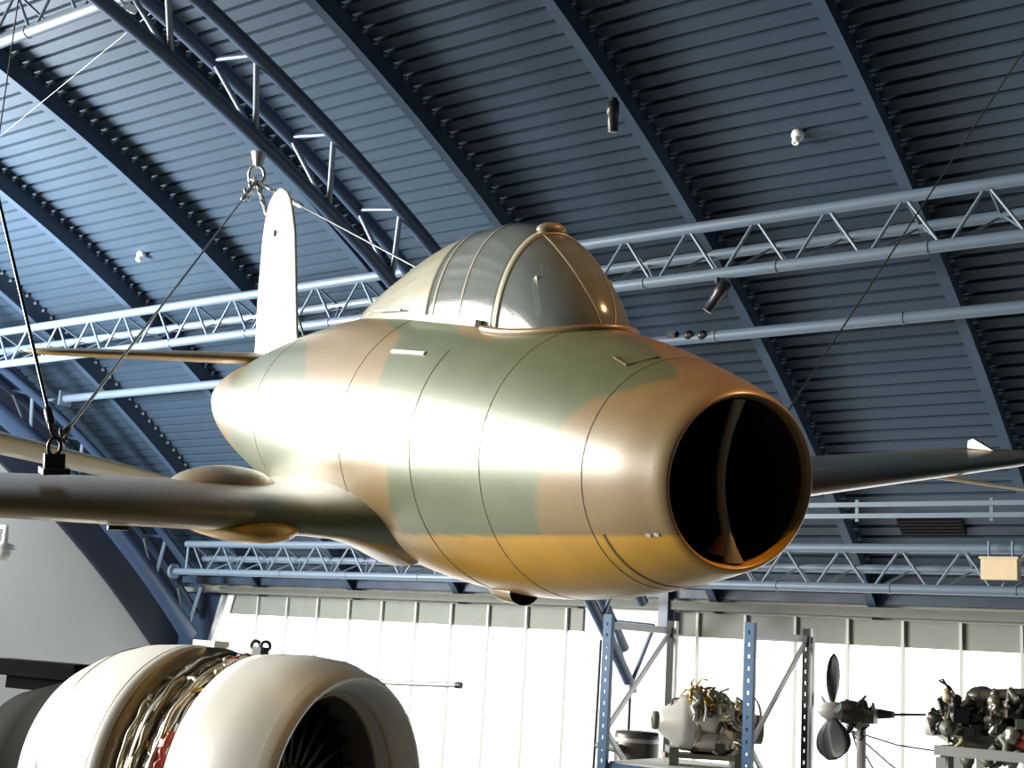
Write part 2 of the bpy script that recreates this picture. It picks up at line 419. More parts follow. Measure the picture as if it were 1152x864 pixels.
# camouflage: which paint lies at (s, angle) - angle from starboard, up positive
def lerp_tab(tab, a):
    if a <= tab[0][0]: return tab[0][1]
    for (a0, s0), (a1, s1) in zip(tab, tab[1:]):
        if a <= a1: return s0+(s1-s0)*(a-a0)/(a1-a0)
    return tab[-1][1]
BA = [(-90, .8), (-33, .75), (-21, .75), (-11, .71), (7, .62), (23, .57), (35, .51), (47, .37), (60, .28), (68, .24), (76, .32), (84, .6), (95, .9), (130, .7), (180, 1.1)]
BB = [(1.1, 86), (1.25, 64), (1.5, 53), (1.8, 54), (2.05, 62), (2.2, 80), (2.4, 90)]
BC = [(-90, 2.1), (-36, 2.07), (-26, 2.07), (-10, 2.01), (7, 2.12), (25, 2.27), (41, 2.36), (50, 2.4), (60, 2.9), (90, 3.2), (180, 3.4)]
BD = [(-90, 3.3), (-26, 3.36), (1, 3.15), (27, 3.43), (54, 4.1), (90, 4.6), (180, 4.0)]
def paint(s, th, z):
    """0 brown, 1 green, 2 yellow as signed distances -> (green, yellow) weights"""
    a = math.degrees(th)
    while a > 180: a -= 360
    if a < -90: a = -180-a
    wob = .02*noise.noise(Vector((s*3, a*.05, 0)))
    zl = -.20-.131*s if s < 2.1 else -.47
    yel = max(0, min(1, (zl-z)/.012+.5))
    dgr = min(s-lerp_tab(BA, a), lerp_tab(BC, a)-s)+wob
    if s > 1.1 and a > 30: dgr = min(dgr, (lerp_tab(BB, s)-a)*.012)
    elif a > 30: dgr = min(dgr, (88-a)*.012)
    dgr = max(dgr, min(s-lerp_tab(BD, a), 5.6-s))
    gr = max(0, min(1, dgr/.03+.5))
    return gr, yel
def add_attr(o, cols):
    at_ = o.data.color_attributes.new('paint', 'FLOAT_COLOR', 'POINT')
    at_.data.foreach_set('color', [c for q in cols for c in q])
def camo_mat():
    m = bpy.data.materials.new('camouflage_paint'); m.use_nodes = True; nt = m.node_tree; b = nt.nodes['Principled BSDF']
    a = nt.nodes.new('ShaderNodeVertexColor'); a.layer_name = 'paint'
    sx = nt.nodes.new('ShaderNodeSeparateColor'); nt.links.new(a.outputs['Color'], sx.inputs[0])
    def mix(fac, A_, B_):
        x = nt.nodes.new('ShaderNodeMix'); x.data_type = 'RGBA'; nt.links.new(fac, x.inputs['Factor'])
        for k_, q_ in (('A', A_), ('B', B_)):
            if isinstance(q_, tuple): x.inputs[k_].default_value = (*q_, 1)
            else: nt.links.new(q_, x.inputs[k_])
        return x.outputs['Result']
    c1 = mix(sx.outputs[0], BROWN, GREEN); c2 = mix(sx.outputs[1], c1, YELLOW)
    tc = nt.nodes.new('ShaderNodeTexCoord'); n = nt.nodes.new('ShaderNodeTexNoise'); n.inputs['Scale'].default_value = 5; n.inputs['Detail'].default_value = 6
    nt.links.new(tc.outputs['Object'], n.inputs['Vector'])
    mr = nt.nodes.new('ShaderNodeMapRange'); mr.inputs['To Min'].default_value = .82; mr.inputs['To Max'].default_value = 1.18
    nt.links.new(n.outputs['Fac'], mr.inputs['Value'])
    ml = nt.nodes.new('ShaderNodeVectorMath'); ml.operation = 'SCALE'; nt.links.new(c2, ml.inputs[0]); nt.links.new(mr.outputs['Result'], ml.inputs['Scale'])
    nt.links.new(ml.outputs['Vector'], b.inputs['Base Color'])
    mr2 = nt.nodes.new('ShaderNodeMapRange'); mr2.inputs['To Min'].default_value = .40; mr2.inputs['To Max'].default_value = .55
    nt.links.new(n.outputs['Fac'], mr2.inputs['Value']); nt.links.new(mr2.outputs['Result'], b.inputs['Roughness'])
    b.inputs['Coat Weight'].default_value = .9; b.inputs['Coat Roughness'].default_value = .30; b.inputs['Coat IOR'].default_value = 1.6
    b.inputs['Specular IOR Level'].default_value = .6
    return m
BROWN = (.31, .20, .072); GREEN = (.145, .175, .085); YELLOW = (.78, .41, .012)
CAMO = camo_mat()
def jp(name, vs, fs, cols, parent=jet, smooth=True, m=None):
    mb = MB().add(vs, fs, smooth); o = mb.build(name, m or CAMO, parent)
    if cols: add_attr(o, cols)
    return o
# fuselage skin with rolled lip and inner duct wall
NT = 220
stn = [(.045, .3315, 1), (.03, .332, 1), (.012, .335, 1), (.002, .339, 1), (-.003, .343, 1), (-.003, .348, 1), (.004, .355, 1), (.013, .362, 1), (.026, .369, 1)]
prof = [(s, r, None) for s, r, _ in stn]
s = .04
while s < 7.25: prof.append((s, None, None)); s += .028 if s < 3.6 else .06
prof += [(7.25, None, None)]
V = []; C_ = []; F = []
for s, r, _ in prof:
    for k in range(NT):
        th = 2*PI*k/NT
        if r is not None:
            f = max(0, min(1, (r-.335)/.06)); y, z = r*math.cos(th), r*math.sin(th)*(1+.0*f)
        else: y, z = fus(s, th)
        V.append(A(s, y, z)); g, ye = paint(max(s, 0), th, z if r is None or r > .33 else z-.0)
        
        C_.append((g if r is None else 0, ye, 0, 1))
for i in range(len(prof)-1):
    for k in range(NT): F.append((i*NT+k, i*NT+(k+1) % NT, (i+1)*NT+(k+1) % NT, (i+1)*NT+k))
fz = jp('fuselage', V, F, C_)
# inner duct, dark
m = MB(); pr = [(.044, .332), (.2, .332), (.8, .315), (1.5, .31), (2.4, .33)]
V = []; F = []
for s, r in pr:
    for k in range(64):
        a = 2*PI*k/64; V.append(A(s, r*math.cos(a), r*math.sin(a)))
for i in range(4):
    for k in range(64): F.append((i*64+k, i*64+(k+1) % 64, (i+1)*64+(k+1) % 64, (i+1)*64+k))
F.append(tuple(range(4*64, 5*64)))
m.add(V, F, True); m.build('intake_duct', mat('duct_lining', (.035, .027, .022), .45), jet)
# splitter vane inside the intake: bowed vertical fairing
V = []; F = []; ns = 24
for i in range(ns+1):
    t = i/ns; z = .325-.65*t
    le = .015+.11*math.sin(PI*t); 
    wd = .014+.010*(abs(2*t-1))**3+(.02*max(0, (t-.82)/.18)**1.5)
    for ds, dy in ((0, 0), (.008, .6), (.025, 1), (.045, 1), (.055, 0), (.045, -1), (.025, -1), (.008, -.6)):
        V.append(A(le+ds, -.01+wd*dy, z))
for i in range(ns):
    for k in range(8): F.append((i*8+k, i*8+(k+1) % 8, i*8+8+(k+1) % 8, i*8+8+k))
jp('splitter_vane', V, F, None, m=mat('vane_paint', (.34, .30, .20), .35, coat=.2, noise_amt=.15))
V = []; F = []
for i in range(ns+1):
    t = i/ns; z = .325-.65*t; le = .06+.11*math.sin(PI*t)
    for ds, dy in ((0, .012), (.7, .012), (.7, -.012), (0, -.012)): V.append(A(le+ds, -.01+dy, z))
for i in range(ns):
    for k in range(4): F.append((i*4+k, i*4+(k+1) % 4, i*4+4+(k+1) % 4, i*4+4+k))
jp('vane_shaded_web', V, F, None, smooth=False, m='dark')  # black colour stands in for shade on the vane's sides
V = []; F = []
for i in range(9):
    t = i/8; z = -.30+.13*t; w_ = .055*(1-t)**1.6+.006
    for k in range(16):
        a = 2*PI*k/16; V.append(A(.05+.06*t+.16*w_/.06*(1-math.cos(a))*.5, -.01+w_*math.sin(a), z))
for i in range(8):
    for k in range(16): F.append((i*16+k, i*16+(k+1) % 16, i*16+16+(k+1) % 16, i*16+16+k))
jp('vane_foot', V, F, None, m=mat('vane_foot_paint', (.42, .22, .10), .35, coat=.2))

# lifting surfaces
def airfoil(n=22):
    pts = []
    for i in range(n+1):
        b = PI*i/n; x = .5*(1-math.cos(b)); y = 5*(.2969*math.sqrt(x)-.126*x-.3516*x*x+.2843*x**3-.1036*x**4); pts.append((x, y))
    up = pts; lo = [(x, -y) for x, y in pts[-2:0:-1]]; return up+lo
AFO = airfoil()
def surf(name, stations, yelz=None, parent=jet, pf=A, m=None, horizontal=True, colf=None):
    # stations: (le_s, y, z, chord, thickness, camber drop)
    V = []; F = []; C_ = []; n_ = len(AFO)
    for le, y, z, ch_, tk in stations:
        for x, h in AFO:
            if horizontal: V.append(pf(le+x*ch_, y, z+h*tk))
            else: V.append(pf(le+x*ch_, h*tk+y, z))
            if colf: C_.append(colf(x, h, le, y))
    for i in range(len(stations)-1):
        for k in range(n_): F.append((i*n_+k, i*n_+(k+1) % n_, (i+1)*n_+(k+1) % n_, (i+1)*n_+k))
    F.append(tuple(range(n_))); F.append(tuple(range((len(stations)-1)*n_, len(stations)*n_)))
    return jp(name, V, F, C_ if colf else None, parent, m=m)
def wcol(x, h, le, y):
    ye = 1 if h < -.30 and x > .02 else 0
    g = 1 if (math.sin(abs(y)*2.1+x*2.5) > 0.1) else 0
    return (g, ye, 0, 1)
def wing(sg):
    st = []
    for i in range(40):
        t = i/39; y = .38+(4.80-.38)*(1-(1-t)**1.6)
        f = y/4.465; ch_ = 2.28-1.15*f; tk = .29-.185*f; le = 2.316+.0509*y+.012; z = -.505+(.0745 if sg > 0 else .069)*y
        root = max(0, (.92-y)/.54)
        le -= .26*root**2.2; ch_ += .5*root**2.2; tk += .36*root**2.4; z += .05*root**2
        tip = max(0, (y-4.3)/.5); e = math.sqrt(max(0.0004, 1-tip**2.4)) if tip > 0 else 1
        le += ch_*(1-e)*.42; ch_ *= e; tk *= e**.8
        st.append((le, sg*y, z, ch_, tk))
    return surf('wing', st, colf=wcol)
wing(1); wing(-1)
# undercarriage bulges above and below each wing
for sg in (1, -1):
    for zz, sx, sz, nm, cl in ((+.05, .36, .115, 'upper_bulge', (0, 0, 0, 1)), (-.10, .85, .10, 'lower_bulge', (0, 1, 0, 1))):
        V = []; F = []
        cc = (3.3 if zz > 0 else 3.1, sg*1.2, -.479+.0784*1.2+zz)
        for i in range(13):
            a = PI*i/12
            for k in range(28):
                b = 2*PI*k/28
                V.append(A(cc[0]-sx*math.cos(a), cc[1]+.30*math.sin(a)*math.cos(b), cc[2]+sz*math.sin(a)*math.sin(b)))
        for i in range(12):
            for k in range(28): F.append((i*28+k, i*28+(k+1) % 28, i*28+28+(k+1) % 28, i*28+28+k))
        jp(nm, V, F, [cl]*len(V))
# small items under the leading edge of the starboard wing and port wing probe
MB().bar(A(2.6, 1.86, -.465), A(2.6, 1.96, -.457), .03, .02).build('wing_bracket', 'blk', jet)
MB().bar(A(2.6, 1.25, -.53), A(2.6, 1.31, -.525), .03, .03).build('wing_bracket', 'brass', jet)
MB().tube([A(2.9, -3.75, -.31), A(2.5, -3.85, -.325), A(2.0, -3.98, -.35)], [.02, .016, .008], 8).build('pitot_tube', 'cream', jet)
V = [A(2.90, -4.42, -.145), A(3.15, -4.42, -.145), A(3.15, -4.42, -.09), A(3.10, -4.42, -.07)]
V2 = [A(2.90, -4.46, -.145), A(3.15, -4.46, -.145), A(3.15, -4.46, -.09), A(3.10, -4.46, -.07)]
MB().add(V+V2, [(0, 1, 2, 3), (4, 7, 6, 5), (0, 4, 5, 1), (1, 5, 6, 2), (2, 6, 7, 3), (3, 7, 4, 0)]).build('mass_balance', 'cream', jet)
# tailplane
for sg in (1, -1):
    st = []
    for i in range(24):
        t = i/23; y = .12+(1.93-.12)*(1-(1-t)**1.5); f = y/1.93; ch_ = 1.05-.38*f; tk = .105-.05*f; le = 5.80+.22*f; z = .36+.02*f
        tip = max(0, (y-1.6)/.33); e = math.sqrt(max(.0006, 1-tip**2.2)) if tip > 0 else 1
        le += ch_*(1-e)*.45; ch_ *= e; tk *= e**.7
        st.append((le, sg*y, z, ch_, tk))
    surf('tailplane', st, colf=lambda x, h, le, y: (0, 1 if h < -.02 else 0, 0, 1))
# fin and rudder
fin_le = [(.20, 5.35), (.45, 5.66), (.54, 5.72), (.9, 5.77), (1.37, 5.84), (1.55, 5.92), (1.64, 5.99), (1.70, 6.08), (1.735, 6.2)]
fin_te = [(.20, 6.95), (.45, 6.88), (.54, 6.88), (.9, 6.84), (1.37, 6.74), (1.55, 6.66), (1.64, 6.58), (1.70, 6.48), (1.735, 6.34)]
st = []
for i in range(26):
    z = .2+1.535*(1-(1-i/25)**1.7); le = lerp_tab(fin_le, z); te = lerp_tab(fin_te, z); st.append((le, 0, z, te-le, .085-.025*z*.5 if z < 1.5 else .07*(max(.05, 1.76-z)/.26)**.5))
finm = mat('fin_paint', (.62, .61, .55), .4, coat=.3, noise_amt=.06)
surf('fin', st, horizontal=False, m=finm)
MB().box(A(6.22, .05, 1.37), .012, .02, .05).build('fin_mark', 'blk', jet)
MB().bar(A(5.86, .0, 1.38), A(6.70, .0, 1.38), .012, .074).build('rudder_seam', 'chrome', jet)
# jet pipe at the tail
V = []; F = []
pr = [(7.15, .19), (7.27, .20), (7.36, .185), (7.38, .16), (7.1, .15)]
for s, r in pr:
    for k in range(36):
        a = 2*PI*k/36; V.append(A(s, r*math.cos(a), -.04+r*math.sin(a)))
for i in range(len(pr)-1):
    for k in range(36): F.append((i*36+k, i*36+(k+1) % 36, (i+1)*36+(k+1) % 36, (i+1)*36+k))
F.append(tuple(range(4*36, 5*36)))
jp('jet_pipe', V, F, None, m='cowl')
# belly blister with dark open end
V = []; F = []
for i in range(15):
    a = i/14
    r = .085*math.sin(min(1, a*1.6)*PI/2)
    for k in range(20):
        b = 2*PI*k/20; V.append(A(2.0-.42*a, .12+r*math.cos(b), -.735+.03*a+r*.8*math.sin(b)))
for i in range(14):
    for k in range(20): F.append((i*20+k, i*20+(k+1) % 20, i*20+20+(k+1) % 20, i*20+20+k))
jp('belly_fairing', V, F, [(0, 0, 0, 1)]*len(V))
MB().tube([A(1.579, .12, -.705), A(1.572, .12, -.705)], .06, 18).build('fairing_opening', 'dark', jet)
# panel seams: fine raised strips round the skin
def seam(s, a0, a1, wd=.004, col='seam', lift=.002, name='panel_seam', ds=0):
    V = []; F = []; n_ = 60
    for i in range(n_+1):
        th = R_(a0+(a1-a0)*i/n_); s_ = s+ds*i/n_
        for q in (-wd/2, wd/2):
            y, z = fus(s_+q, th); k_ = 1+lift/math.hypot(y, z); V.append(A(s_+q, y*k_, z*k_))
        for q in (wd/2, -wd/2):
            y, z = fus(s_+q, th); k_ = 1-.003/math.hypot(y, z); V.append(A(s_+q, y*k_, z*k_))
    for i in range(n_):
        for j in range(4): F.append((4*i+j, 4*i+(j+1) % 4, 4*i+4+(j+1) % 4, 4*i+4+j))
    return MB().add(V, F).build(name, col, jet)
M['seam'] = mat('seam_paint', (.19, .155, .09), .7, spec=.2); M['seamlt'] = mat('seam_bright', (.5, .46, .36), .4)  # dull brown of the panel joints
for s, a0, a1 in ((.42, -178, 178), (1.12, -178, 178), (1.75, -85, 45), (2.62, -60, 180), (4.4, -30, 178)): seam(s, a0, a1, .003)
seam(.33, -120, -30, .012, 'seam', ds=.03)
# hatch marks near the nose, handle strip and registration marks
def skinbar(s0, a0, s1, a1, w_, name, m, h=.008):
    y, z = fus(s0, R_(a0)); y1, z1 = fus(s1, R_(a1))
    k0 = 1+.003/math.hypot(y, z)
    n_ = Vector((0, 0, 0))+PS*y+PU*z; n_.normalize()
    return MB().bar(A(s0, y*k0, z*k0), A(s1, y1*k0, z1*k0), w_, h, n_).build(name, m, jet)
skinbar(.62, 64, .50, 62, .006, 'hatch_edge', 'seam'); skinbar(.50, 62, .46, 78, .006, 'hatch_edge', 'seam')
skinbar(2.34, 40.5, 1.95, 41, .018, 'handrail', 'white', .012)
for s in (.125, .085):
    skinbar(s+.01, -31.5, s-.01, -32.5, .016, 'white_mark', 'white', .003)
# canopy
canP = [(1.06, .58), (1.11, .69), (1.22, .82), (1.4, .97), (1.6, 1.085), (1.9, 1.15), (2.3, 1.145), (2.8, 1.075), (3.3, .95), (3.8, .81), (4.1, .71), (4.3, .64)]
canW = [(1.06, .08), (1.11, .16), (1.22, .235), (1.4, .295), (1.6, .325), (1.9, .345), (2.3, .345), (2.8, .335), (3.3, .30), (3.8, .23), (4.1, .15), (4.3, .10)]
def cz(s): return cr([b for a, b in canP], s, [a for a, b in canP])
def cw(s): return cr([b for a, b in canW], s, [a for a, b in canW])
def canpt(s, a, k=1.0):
    # a: 0 starboard sill, PI port sill
    base = .50; h = cz(s)-base; w_ = cw(s); c = math.cos(a); sn = math.sin(a)
    return A(s, w_*k*math.copysign(abs(c)**.97, c), base+h*k*abs(sn)**.97)
def canopy(name, s0, s1, a0, a1, m, k=1.0, n1=30, n2=40, thick=.012, parent=jet, slant=0):
    V = []; F = []
    for layer in (0, 1):
        for i in range(n1+1):
            for j in range(n2+1):
                a = a0+(a1-a0)*j/n2; s = s0+(s1-s0)*i/n1+slant*math.sin(a)
                V.append(canpt(s, a, k-(thick*2.2 if layer else 0)))
    L = (n1+1)*(n2+1)
    for i in range(n1):
        for j in range(n2):
            p = i*(n2+1)+j; F.append((p, p+1, p+n2+2, p+n2+1)); F.append((L+p, L+p+n2+1, L+p+n2+2, L+p+1))
    ring = [j for j in range(n2)]
    for j in range(n2):
        p = j; F.append((p, L+p, L+p+1, p+1)); p = n1*(n2+1)+j; F.append((p, p+1, L+p+1, L+p))
    for i in range(n1):
        p = i*(n2+1); F.append((p, p+n2+1, L+p+n2+1, L+p)); p = i*(n2+1)+n2; F.append((p, L+p, L+p+n2+1, p+n2+1))
    return MB().add(V, F, True).build(name, m, parent)
def glassmat(name, tint, alpha, col):
    m = bpy.data.materials.new(name); m.use_nodes = True; nt = m.node_tree; nt.nodes.clear()
    out = nt.nodes.new('ShaderNodeOutputMaterial'); tr = nt.nodes.new('ShaderNodeBsdfTransparent'); tr.inputs[0].default_value = (*tint, 1)
    pb = nt.nodes.new('ShaderNodeBsdfPrincipled'); pb.inputs['Base Color'].default_value = (*col, 1); pb.inputs['Roughness'].default_value = .15
    pb.inputs['Specular IOR Level'].default_value = .8
    mx = nt.nodes.new('ShaderNodeMixShader'); mx.inputs[0].default_value = alpha
    nt.links.new(tr.outputs[0], mx.inputs[1]); nt.links.new(pb.outputs[0], mx.inputs[2]); nt.links.new(mx.outputs[0], out.inputs[0])
    return m
GL = glassmat('perspex', (.85, .88, .85), .55, (.24, .27, .26))
frm = mat('canopy_frame_paint', (.36, .33, .22), .35, coat=.2, noise_amt=.08)
ws = canopy('windscreen', 1.065, 1.58, .0, PI, GL)
for a_, n_ in ((1.35, 'windscreen_frame'), (2.0, 'windscreen_frame')):
    MB().tube([canpt(1.08+.5*i/16, a_, 1.0) for i in range(17)], .005, 8).build(n_, frm, ws)
canopy('windscreen_arch', 1.58, 1.63, 0, PI, frm, 1.008, 2, 44)
hood = canopy('sliding_hood', 1.63, 2.42, 0, PI, GL)
canopy('hood_frame', 1.98, 2.0, 0, PI, frm, 1.004, 1, 44, parent=hood)
canopy('hood_frame', 2.33, 2.36, 0, PI, frm, 1.005, 1, 44, parent=hood)
canopy('hood_sill', 1.64, 2.40, 0, .13, frm, 1.014, 12, 3, parent=hood)
canopy('hood_sill', 1.64, 2.40, PI-.13, PI, frm, 1.014, 12, 3, parent=hood)
cf = canopy('rear_fairing', 2.42, 4.3, 0, PI, mat('fairing_paint', (.36, .34, .24), .35, coat=.3, noise_amt=.08), 1.0)
MB().bar(A(2.75, cw(2.75)+.01, .70), A(3.25, cw(3.25)+.012, .70), .012, .012).build('canopy_rail', 'blk', jet)
MB().bar(A(1.72, cw(1.72)+.02, .62), A(2.6, cw(2.6)+.015, .66), .03, .035).build('canopy_rail', 'white', jet)
# sill fillet round the windscreen foot
pts = []
for i in range(41):
    a = -PI/2+PI*i/40
    s = 1.68-.66*math.cos(a); y = .345*math.sin(a)
    T_ = cr(TP, s); Hh = cr(HW, s); z = T_*math.sqrt(max(0, 1-(y/Hh)**2))
    pts.append(A(s, y*1.02, z+.008))
sl = MB().tube(pts, .016, 10).build('windscreen_sill', CAMO, jet); add_attr(sl, [(0, 0, 0, 1)]*len(sl.data.vertices))
# mirror fairing on top of the windscreen arch
R3 = align(PU, PF)
MB().ball(A(1.64, 0, 1.10), .062, (1.3, .95, .60), 18, R3).build('mirror_fairing', frm, jet)
# cockpit inside
ck = MB().bar(A(2.25, 0, .78), A(2.25, 0, 1.02), .28, .07, PF); ck.build('headrest', 'blk', jet)
MB().bar(A(1.35, 0, .66), A(1.42, 0, .84), .42, .06, PF).build('instrument_coaming', 'greeng', jet)
MB().tube([A(1.5, .08, .68), A(1.52, .10, .93)], .02, 8).build('gunsight_post', 'greeng', jet)

# ------------------------------------------------------------------ hanging gear
SH = A(2.75, 2.2, -.18)
shk = thing('wing_shackle', 'black lifting bracket and shackles bolted on the near wing', 'shackle', SH)
R4 = align(PU, PF)
MB().box(SH+PU*.0, .13, .17, .03, R4).build('base_plate', 'blk', shk)
MB().box(SH+PU*.045, .10, .04, .08, R4).build('lug', 'blk', shk)
def ringpts(c, r, ax, n_=20, el=1.0):
    R5 = align(ax); return [Vector(c)+R5 @ Vector((r*math.cos(2*PI*i/n_), r*el*math.sin(2*PI*i/n_), 0)) for i in range(n_)]
MB().tube(ringpts(SH+PU*.12, .03, PF, el=1.5), .010, 8, closed=True).build('shackle_ring', 'blk', shk)
HOOK = vault(-12.6, 28.93, 0)  # replaced below
dd = ray(290, 184); HOOK = EYE+dd*(-12.6/dd.x)
def strand(name, label, a, b, r, group=None, gear=True, top=True):
    a = Vector(a); b = Vector(b); d = (b-a).normalized(); L = (b-a).length
    T = thing(name, label, 'cable', a, group)
    MB().tube([a, b], r*.8, 8).build('wire', 'blk' if gear and not top else 'cable', T)
    if gear:
        MB().tube([a+d*.08, a+d*.10, a+d*.18, a+d*.20], [r, .022, .022, r], 10).build('turnbuckle', 'blk', T)
        MB().tube(ringpts(a+d*.05, .025, d.cross(CF), el=1.4), .009, 8, closed=True).build('shackle_ring', 'blk', T)
        if top:
            for q in (.25, .9, 1.5):
                c = b-d*q; MB().tube([c-d*.22, c-d*.18, c+d*.18, c+d*.22], [r, .032, .032, r], 10).build('turnbuckle', 'chrome', T)
                MB().tube(ringpts(c+d*.26, .05, d.cross(CF), el=1.5), .016, 8, closed=True).build('shackle_ring', 'chrome', T)
    return T
hk = thing('roof_hook', 'pale steel hook assembly on the arched truss above the tail fin', 'hook', HOOK)
MB().tube([HOOK+Vector((0, 0, .14)), HOOK+Vector((0, 0, .05)), HOOK+Vector((0, 0, -.05))], [.10, .075, .05], 14).build('clamp', 'chrome', hk)
MB().tube(ringpts(HOOK+Vector((0, 0, -.16)), .10, CF, el=1.3), .022, 8, closed=True).build('hook_ring', 'chrome', hk)
strand('suspension_cable', 'steel cable from the near wing up to the roof hook above the fin', SH+PU*.16+PS*-.03, HOOK+Vector((0, 0, -.25)), .012, 'aircraft suspension cables')
strand('suspension_cable', 'steel cable from the near wing going up out of frame at the left edge', SH+PU*.16, None or (EYE+ray(-40, 60)*8.2), .012, 'aircraft suspension cables', top=False)
SHP = A(2.75, -2.2, -.12)
strand('suspension_cable', 'steel cable from the roof hook down behind the canopy to the far wing', SHP, HOOK+Vector((0, 0, -.25)), .013, 'aircraft suspension cables', top=True)
strand('suspension_cable', 'thin taut cable running from behind the nose up to the top right corner', SHP, EYE+ray(1220, -47)*11.5, .008, 'aircraft suspension cables', gear=False)
strand('tail_sling', 'short cable hanging behind the fin from the roof hook to the tail', A(6.4, -.3, .47), HOOK+Vector((0.05, 0, -.3)), .014, None, top=True)
TW = thing('guy_wire', 'thin wire crossing the roof panels at the top left corner', 'wire', hit(-30, 178, RR))
MB().tube([hit(-30, 178, RR-.3), hit(190, -2, RR-.6)], .006, 6).build('wire', 'cable', TW)

# second hanging aircraft: only the tip of its wing reaches the photo
def WB(s, y, z): return W0+WX*s+WY*y+WZ*z
W0 = EYE+ray(222, 543)*13.6; Wend = EYE+ray(-130, 462)*12.1
WY = (Wend-W0).normalized(); WX = Vector((0, 0, 1)).cross(WY).normalized()*1.0; WZ = WY.cross(WX)
if WZ.z < 0: WZ = -WZ
if WX.y < 0: WX = -WX
st = []
for i in range(26):
    t = i/25; y = 4.6*(1-(1-t)**1.0); f = y/4.6
    tip = min(1, y/1.1); e = math.sqrt(max(.0008, 1-(1-tip)**2.2)) if tip < 1 else 1
    st.append(((1-e)*.3, y, 0, 1.15*e+.0, (.06+.22*min(1, f*1.3))*e))
V = []; F = []; n_ = len(AFO)
for le, y, z, c_, tk in st:
    for x, h in AFO: V.append(WB(le+x*c_, y, z+h*tk))
for i in range(len(st)-1):
    for k in range(n_): F.append((i*n_+k, i*n_+(k+1) % n_, (i+1)*n_+(k+1) % n_, (i+1)*n_+k))
F += [tuple(range(n_)), tuple(range((len(st)-1)*n_, len(st)*n_))]
hw_ = thing('aircraft_wing', 'cream wing of another hanging aircraft at the left edge, behind the near wing', 'wing', W0)
MB().add(V, F, True).build('wing_skin', 'cream', hw_)
for f_ in (.5, .9):
    p = WB(.3, 4.6*f_, .05); MB().tube([p, p+Vector((0, 0, 6.5))], .008, 6).build('hanging_wire', 'cable', hw_)

# ------------------------------------------------------------------ roof fittings
def spotlight(label, p, d, L=.36, r=.065):
    d = Vector(d).normalized(); T = thing('spotlight', label, 'spotlight', p, 'black roof spotlights')
    c = Vector(p)+Vector((0, 0, -.16))
    MB().tube([c-d*L*.42, c-d*L*.4, c-d*L*.02, c, c+d*L*.5], [r*.55, r*.95, r*.95, r*.8, r*.8], 18).build('lamp_body', 'blk', T)
    MB().tube([c+d*L*.5, c+d*L*.505], r*.72, 18).build('lens', 'chrome', T)
    MB().tube([Vector(p)+Vector((0, 0, .05)), c-d*L*.25], .018, 8).build('bracket', 'blk', T)
    MB().tube([Vector(p)+Vector((0, 0, -.01)), Vector(p)+Vector((0, 0, .06))], .05, 12).build('clamp', 'blk', T)
P1 = EYE+ray(690, 116)*((hit(690, 116, RR)-EYE).length/ray(690, 116).length*.985)
spotlight('black cylindrical spotlight hanging straight down from a rib near the top', P1, CU*-1, .42, .085)
P2 = at(808, 318, 14.81); spotlight('black spotlight tilted to the left under the upper lattice truss', P2, (-CU-CR*.65), .50, .085)
def dome(label, u, v, sc2):
    p = hit(u, v, RR+DD); T = thing('smoke_detector', label, 'detector', p, 'white roof detectors')
    n_ = (Vector((0, YC, ZC))-Vector((0, p.y, p.z))).normalized(); n_ = Vector((n_.x, n_.y, n_.z))
    MB().lathe(p, n_, [(0, .001), (0, .13*sc2), (.08*sc2, .13*sc2), (.14*sc2, .10*sc2), (.16*sc2, .001)], 24).build('base', 'white', T)
    q = p+n_*.14*sc2; MB().lathe(q, n_, [(0, .08*sc2), (.07*sc2, .085*sc2), (.14*sc2, .075*sc2), (.145*sc2, .04*sc2), (.12*sc2, .001)], 24).build('sensor', 'white', T)
dome('white roof detector on the dark trays at upper right', 898, 150, .62)
dome('white roof detector between two ribs left of the tail fin', 160, 285, .62)
for i, (u, lab) in enumerate(((757, 'left box of the three small sensors on the single roof pipe'), (775, 'middle of the three small sensors on the single roof pipe'), (790, 'right of the three small sensors on the single roof pipe'))):
    p = at(u, 377, 17.02); T = thing('sensor', lab, 'sensor', p, 'small sensors on the roof pipe')
    if i == 0: MB().box(p, .14, .12, .10).build('box', 'blk', T)
    else: MB().ball(p, .075, n=14).build('ball_body', 'blk', T)
    MB().tube([p+Vector((.03, .02, .02)), p+Vector((.12, .04, -.03))], .03, 8).build('bracket', 'blk', T)
    MB().tube([p-CF*.07, p-CF*.09], .025, 10).build('lens', 'chrome', T)
p = at(1126, 641, 20.2); T = thing('junction_box', 'beige box hanging on the lower lattice truss at the right edge', 'box', p)
MB().box(p, .52, .22, .30).build('box_body', 'beige', T)
MB().box(p+Vector((0, 0, .165)), .56, .26, .03).build('box_lid', 'beige', T)
for dx in (-.17, .17): MB().tube([p+Vector((dx, 0, .17)), p+Vector((dx, 0, .42))], .018, 8).build('hanger', 'truss', T)
p = hit(1048, 592, RR+DD-.04); T = thing('vent_grille', 'dark rectangular vent grille set in the roof trays at lower right', 'vent', p)
t_ = math.atan2(p.z-ZC, p.y-YC)
Rv = Matrix.Rotation(t_-PI/2, 3, 'X')
MB().box(p, 1.05, .34, .05, Rv).build('grille', 'dark', T)
for i in range(5): MB().box(p+Rv @ Vector((0, -.14+.07*i, -.035)), 1.0, .012, .02, Rv).build('louvre', 'blk', T)
p = at(138, 6, 9.6); T = thing('floodlight', 'pale floodlight head at the top edge on the arched truss', 'floodlight', p)
MB().box(p, .34, .22, .10, Matrix.Rotation(.4, 3, 'Y')).build('housing', 'cowl', T)
MB().ball(p+Vector((-.02, 0, -.08)), .09, (1, 1, .7), 14).build('bulb_cover', 'white', T)
MB().tube([p, p+Vector((0, .35, .75))], .02, 8).build('bracket', 'blk', T)
